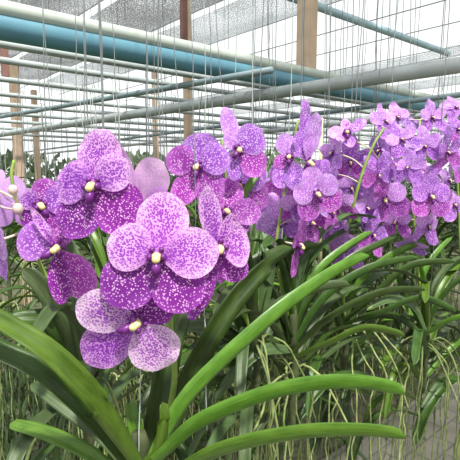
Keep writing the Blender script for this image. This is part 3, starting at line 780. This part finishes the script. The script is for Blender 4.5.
# ================================================================== GROUND
def plane(name, cx, cy, sx, sy, z, m, rot=0, n=1):
    v = [(-sx/2, -sy/2, 0), (sx/2, -sy/2, 0), (sx/2, sy/2, 0), (-sx/2, sy/2, 0)]
    o = mk(name, v, [(0, 1, 2, 3)], m, smooth=False); o.location = (cx, cy, z); o.rotation_euler = (0, 0, rot)
    tag(o, kind='structure'); return o
m, nt, N, L = mat('soil with moss')
tc = node(N, 'ShaderNodeTexCoord'); n1 = node(N, 'ShaderNodeTexNoise'); n1.inputs['Scale'].default_value = 9; n1.inputs['Detail'].default_value = 8; L.new(tc.outputs['Object'], n1.inputs['Vector'])
rp = ramp(N, [(.35, (.035, .035, .018)), (.52, (.13, .12, .08)), (.62, (.05, .08, .02))]); L.new(n1.outputs[0], rp.inputs[0])
b = node(N, 'ShaderNodeBump'); b.inputs['Distance'].default_value = .02; L.new(n1.outputs[0], b.inputs['Height'])
finish(N, L, rp.outputs[0], .9, 0, None, b.outputs[0]); M['soil'] = m
m, nt, N, L = mat('concrete pavers')
tc = node(N, 'ShaderNodeTexCoord'); br = node(N, 'ShaderNodeTexBrick'); br.inputs['Scale'].default_value = 1; L.new(tc.outputs['Object'], br.inputs['Vector'])
for k_, v_ in (('Brick Width', .22), ('Row Height', .11), ('Mortar Size', .006)): br.inputs[k_].default_value = v_
br.inputs['Color1'].default_value = (.26, .24, .20, 1); br.inputs['Color2'].default_value = (.21, .195, .165, 1); br.inputs['Mortar'].default_value = (.15, .14, .115, 1)
n1 = node(N, 'ShaderNodeTexNoise'); n1.inputs['Scale'].default_value = 7; n1.inputs['Detail'].default_value = 6; L.new(tc.outputs['Object'], n1.inputs['Vector'])
c_ = mixc(N, L, .5, br.outputs[0], n1.outputs[0], 'OVERLAY')
finish(N, L, c_, .85); M['paver'] = m
fl_ = plane('floor', 0, 0, 60, 60, 0, M['soil'])
pc = V((.9, 1.6, 0))-DB*.15
plane('floor_path', (pc+DA*2).x, (pc+DA*2).y, 9, 1.6, .008, M['paver'], math.atan2(DA.y, DA.x))
# weeds growing on the soil
rnd = random.Random(4); vs, fs = [], []
for i in range(5200):
    d = rnd.uniform(1.3, 4.5); x = rnd.uniform(-.62, .62)*d*.95
    if x > .1*d and d < 3: x = -abs(x)
    h = rnd.uniform(.05, .2); a = rnd.uniform(0, 6.28); w = .006; l = rnd.uniform(.0, .1)
    p = V((x, d, 0)); s = V((math.cos(a), math.sin(a), 0)); o_ = V((-s.y, s.x, 0))*l
    k = len(vs)
    vs += [p-s*w, p+s*w, p+o_*.4+V((0, 0, h*.6))+s*w*.8, p+o_*.4+V((0, 0, h*.6))-s*w*.8, p+o_+V((0, 0, h))]
    fs += [(k, k+1, k+2, k+3), (k+3, k+2, k+4)]
o = mk('grass', vs, fs, M['leafdull'], uvs=[(0, 0)]*len(vs)); tag(o, 'weedy grass growing on the ground under the hanging plants', 'grass', kind='stuff')
# far hedge of greenery behind the last row
vs, fs = [], []
rnd = random.Random(9)
for i in range(14000):
    t = rnd.uniform(-1, 1); p = V((t*9, 8.5+rnd.uniform(-.6, .6), rnd.uniform(0, 1.6+.25*noise.noise(V((t*8, 0, 0))))))
    a = rnd.uniform(0, 6.28); s = V((math.cos(a), math.sin(a), rnd.uniform(-.5, .5)))*.06; u = V((rnd.uniform(-.5, .5), rnd.uniform(-.5, .5), rnd.uniform(.3, 1)))*.12
    k = len(vs); vs += [p-s*.2, p+s+u*.5, p+u*1.4, p-s+u*.5]; fs += [(k, k+1, k+2, k+3)]
M['far'] = simple('pale far foliage', (.26, .34, .20), .6, .2, 2, .5)
o = mk('hedge', vs, fs, M['far'], uvs=[(0, 0)]*len(vs)); tag(o, 'distant bank of green foliage at the far end of the shade house', 'hedge', kind='stuff')

# ================================================================== LIGHT
w = bpy.data.worlds.new('sky'); sc.world = w; w.use_nodes = True
bg = w.node_tree.nodes['Background']; bg.inputs[0].default_value = (.97, 1.0, 1.0, 1); bg.inputs[1].default_value = 1.2
sun = bpy.data.lights.new('sun', 'SUN'); so = bpy.data.objects.new('sun', sun); COL.objects.link(so)
sun.energy = 6.5; sun.angle = R(4); sun.color = (1, .97, .88)
sd = V((.22, -.50, .95))      # direction towards the sun
so.rotation_euler = sd.to_track_quat('Z', 'Y').to_euler()
sc.view_settings.view_transform = 'Standard'; sc.view_settings.look = 'None'; sc.view_settings.gamma = 1; sc.view_settings.use_curve_mapping = False
sc.view_settings.exposure = 0.0
